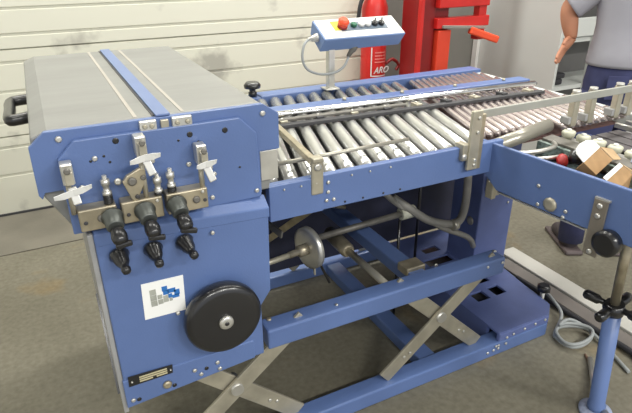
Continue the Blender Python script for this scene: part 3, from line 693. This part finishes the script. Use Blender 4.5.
def body():
    vs, es, rs = [], [], []
    def add(p, rr, par=None):
        vs.append(tuple(p)); rs.append(rr); i = len(vs)-1
        if par is not None: es.append((par, i))
        return i
    pel = add(q(0, 0, .95), .11); w = add(q(0, 0, 1.10), .105, pel); c = add(q(0, .01, 1.30), .115, w)
    s_ = add(q(0, .02, 1.40), .08, c); n = add(q(0, .03, 1.50), .052, s_); n2 = add(q(0, .05, 1.56), .05, n)
    h1 = add(q(0, .065, 1.62), .082, n2); h2 = add(q(0, .07, 1.70), .088, h1); add(q(0, .065, 1.765), .062, h2)
    # nose and ears
    for sg in (1, -1):
        hip = add(q(sg*.09, 0, .90), .088, pel); kn = add(q(sg*.10, -.02, .50), .055, hip); an = add(q(sg*.11, -.07, .10), .038, kn)
        add(q(sg*.12, .07, .035), (.035, .022), an)
    sl = add(q(.14, .01, 1.38), .042, s_); e1 = add(elbow, .046, sl); e15 = add(elbow.lerp(wrist, .4), .046, e1); wr = add(wrist, .031, e15)
    sr = add(q(-.14, .01, 1.38), .042, s_); e2 = add(q(-.26, .12, 1.18), .040, sr); wr2 = add(q(-.20, .36, 1.15), .026, e2)
    for w_, d_, sd_, pn in ((wr, V((-.50, .1, -.80)), V((.55, .3, -.5)), V((-.2, -.5, .1))), (wr2, F_, Lf, -Z)):
        P0 = V(vs[w_])-d_*.02; palm, ch = hand(P0, d_, sd_, pn, None)
        pi = add(palm, (.034, .015), w_)
        for c_ in ch:
            last = pi
            for k, p in enumerate(c_): last = add(p, .0095-.0008*k, last)
    return skin(vs, es, rs, 0, 'body', SKIN, PE, 2)
bd = body()
def face_bits():
    fz = q(0, .155, 1.66)
    MB().lathe(q(0, .145, 1.675), q(0, .178, 1.645), [(0, .008), (.6, .014), (1, .008)], 10).build('nose', SKIN, PE)
    for sg in (1, -1):
        MB().lathe(q(sg*.03, .143, 1.69), q(sg*.03, .153, 1.69), [(0, .010), (.7, .009), (1, .004)], 12).build('eye', WHITE, PE)
        MB().lathe(q(sg*.072, .06, 1.67), q(sg*.088, .05, 1.672), [(0, .022), (.6, .024), (1, .014)], 12).build('ear', SKIN, PE)
    MB().obox(q(-.022, .150, 1.622), q(.022, .150, 1.622), .010, .008).build('mouth', REDD, PE, .002)
face_bits()
skin([q(0, .045, 1.66), q(0, .05, 1.73), q(0, .055, 1.785)], [(0, 1), (1, 2)], [.088, .098, .07], 0, 'hair', HAIR, PE)
def loft(mb, rings, seg=28):
    """rings: (centre, axis u, half width, axis v, half depth)"""
    out = []
    for c_, u_, a_, v_, b_ in rings:
        out.append([mb.bm.verts.new(c_+u_.normalized()*a_*math.cos(2*PI*k/seg)+v_.normalized()*b_*math.sin(2*PI*k/seg)) for k in range(seg)])
    for A, B in zip(out, out[1:]):
        for k in range(seg):
            f = mb.bm.faces.new((A[k], A[(k+1) % seg], B[(k+1) % seg], B[k])); f.smooth = True
    mb.bm.faces.new(out[0][::-1]); mb.bm.faces.new(out[-1]); return mb
def limb(mb, pts, rad, seg=20):
    pts = [V(p_) for p_ in pts]; rr_ = []
    for k, p_ in enumerate(pts):
        d = (pts[min(k+1, len(pts)-1)]-pts[max(k-1, 0)]).normalized(); u_ = d.cross(F_).normalized(); rr_.append((p_, u_, rad[k], d.cross(u_), rad[k]))
    return loft(mb, rr_, seg)
def shirt():
    m = MB()
    loft(m, [(q(0, -.01, z), Lf, a_, F_, b_) for z, a_, b_ in ((.985, .186, .140), (1.0, .190, .144), (1.05, .186, .140), (1.10, .178, .135), (1.17, .176, .132), (1.25, .186, .138), (1.33, .200, .142), (1.40, .205, .130), (1.44, .180, .105), (1.47, .115, .085), (1.495, .066, .066))])
    for sg, el in ((1, elbow), (-1, q(-.26, .12, 1.18))):
        s0 = q(sg*.14, .01, 1.385); el = V(el)
        limb(m, [s0, s0.lerp(el, .3), s0.lerp(el, .6), s0.lerp(el, .90), s0.lerp(el, .96)], [.080, .076, .073, .076, .074])
    return m.build('shirt', SHIRT, PE)
shirt()
def jeans():
    m = MB()
    loft(m, [(q(0, -.01, z), Lf, a_, F_, b_) for z, a_, b_ in ((.76, .165, .120), (.82, .178, .132), (.90, .182, .138), (.97, .176, .132), (1.04, .166, .122))])
    for sg in (1, -1):
        limb(m, [q(sg*.088, -.01, .86), q(sg*.092, -.01, .72), q(sg*.10, -.02, .50), q(sg*.108, -.05, .25), q(sg*.11, -.07, .05)], [.095, .093, .075, .066, .064])
    return m.build('jeans', JEANS, PE)
jn = jeans()
for sg in (1, -1):
    c = q(sg*.085, -.146, .90)
    MB().obox(c-Lf*.05, c+Lf*.05, .004, .11).build('back_pocket', JEANS, PE, .003)
    sh = skin([q(sg*.11, -.12, .05), q(sg*.115, -.02, .055), q(sg*.125, .11, .045)], [(0, 1), (1, 2)], [.045, (.046, .05), (.045, .038)], 0, 'shoe', SHOE, PE)
    MB().obox(q(sg*.11, -.16, .012), q(sg*.126, .15, .012), .095, .024).build('shoe_sole', SOLE, PE, .01)

# ------------------------------------------------------------------ support stand
SS = thing('support_stand', (1.53, .83, 0), 'blue round post stand with black cross handle, in the bottom right corner', 'stand')
ps = MB().lathe((1.52, .83, .02), (1.462, .83, .452), [(0, .030), (.05, .030), (.06, .026), (1, .026)], 24).build('post', BLUE, SS)
MB().cyl((1.462, .83, .45), (1.432, .83, .79), .0145, 16).build('threaded_rod', BRASS, SS)
MB().lathe((1.463, .83, .452), (1.460, .83, .49), [(0, .030), (.5, .034), (1, .028)], 20).build('hub', BLACK, SS)
for k in range(4):
    a = math.radians(10+90*k); d_ = V((math.cos(a), math.sin(a), 0)); c_ = V((1.461, .83, .475))
    MB().lathe(c_+d_*.02, c_+d_*.098, [(0, .010), (.3, .010), (.4, .016), (.9, .0165), (1, .011)], 14).build('spoke', BLACK, SS)
MB().lathe((1.52, .83, .0), (1.52, .83, .022), [(0, .055), (.6, .055), (1, .036)], 28).build('base_plate', mat('worn_blue_white', (.35, .40, .55), .5, noise=.5, nscale=30), SS)
for a in (math.radians(42), math.radians(-95)):
    d_ = V((math.cos(a), math.sin(a), 0)); c_ = V((1.52, .83, .03))
    MB().cyl(c_+d_*.03, c_+d_*.28-Z*.017, .011, 14).build('foot_tube', ALU, SS)

# ------------------------------------------------------------------ ducts and cables on the floor
tag(own(MB().box(2.015, 2.115, .55, 1.82, 0, .018).build('floor_duct', DUCTW, None, .004)), 'flat white cable duct running along the floor beside the machine foot', 'cable duct')
tag(own(MB().box(1.925, 2.005, .55, 1.75, 0, .012).build('floor_duct', DUCTG, None, .004)), 'flat grey cable duct on the floor, beside the white duct', 'cable duct')
def cord(name, pts, rr, m, lab): tag(own(MB().tube(pts, rr).build(name, m)), lab, 'cable')
cord('power_cable', [(1.90, 1.58, .02), (1.905, 1.45, .018), (1.89, 1.30, .018), (1.895, 1.12, .018), (1.90, .95, .018), (1.84, .75, .018)], .013, RUB, 'thick black cable lying along the grey floor duct')
pts = []
for i in range(26):
    a = 2*PI*i/13; pts.append((1.775+.080*math.cos(a+2.2)+.012*math.sin(i), 1.145+.060*math.sin(a+2.2), .012+.0011*i))
cord('coiled_cable', [(1.905, 1.42, .04), (1.87, 1.34, .05), (1.84, 1.26, .03)]+pts+[(1.82, 1.20, .05), (1.865, 1.12, .02), (1.80, .9, .01)], .0075, CABLE, 'grey cable coiled in a loop on the floor by the blue foot')
cord('thin_cord', [(1.74, 1.05, .006), (1.70, .99, .006), (1.66, .95, .006)], .005, mat('brown_cord', (.14, .08, .05), .6), 'short dark brown cord on the floor by the cable coil')

# ------------------------------------------------------------------ lights
def fixture(x, y, L_=1.3, W_=.3, power=60, col=(1, .98, .92)):
    f = thing('ceiling_light', (x, y, CEIL-.06), 'long white ceiling light fixture hanging above the workshop floor', 'lamp', 'ceiling lights')
    MB().box(x-L_/2, x+L_/2, y-W_/2, y+W_/2, CEIL-.06, CEIL-.001).build('housing', WHITE, f, .005)
    ld = bpy.data.lights.new('lamp', 'AREA'); ld.shape = 'RECTANGLE'; ld.size = L_; ld.size_y = W_; ld.energy = power; ld.color = col
    lo = bpy.data.objects.new('lamp', ld); COL.objects.link(lo); lo.location = (x, y, CEIL-.07)
for x, P_ in ((-.6, (46, 16, 85)), (1.4, (60, 17, 130)), (3.4, (68, 36, 170))):
    for y, p in zip((2.75, 1.0, -2.6), P_): fixture(x, y, power=p)
w = bpy.data.worlds.new('world'); S.world = w; w.use_nodes = True
w.node_tree.nodes['Background'].inputs[0].default_value = (.93, .96, 1, 1); w.node_tree.nodes['Background'].inputs[1].default_value = 1.0
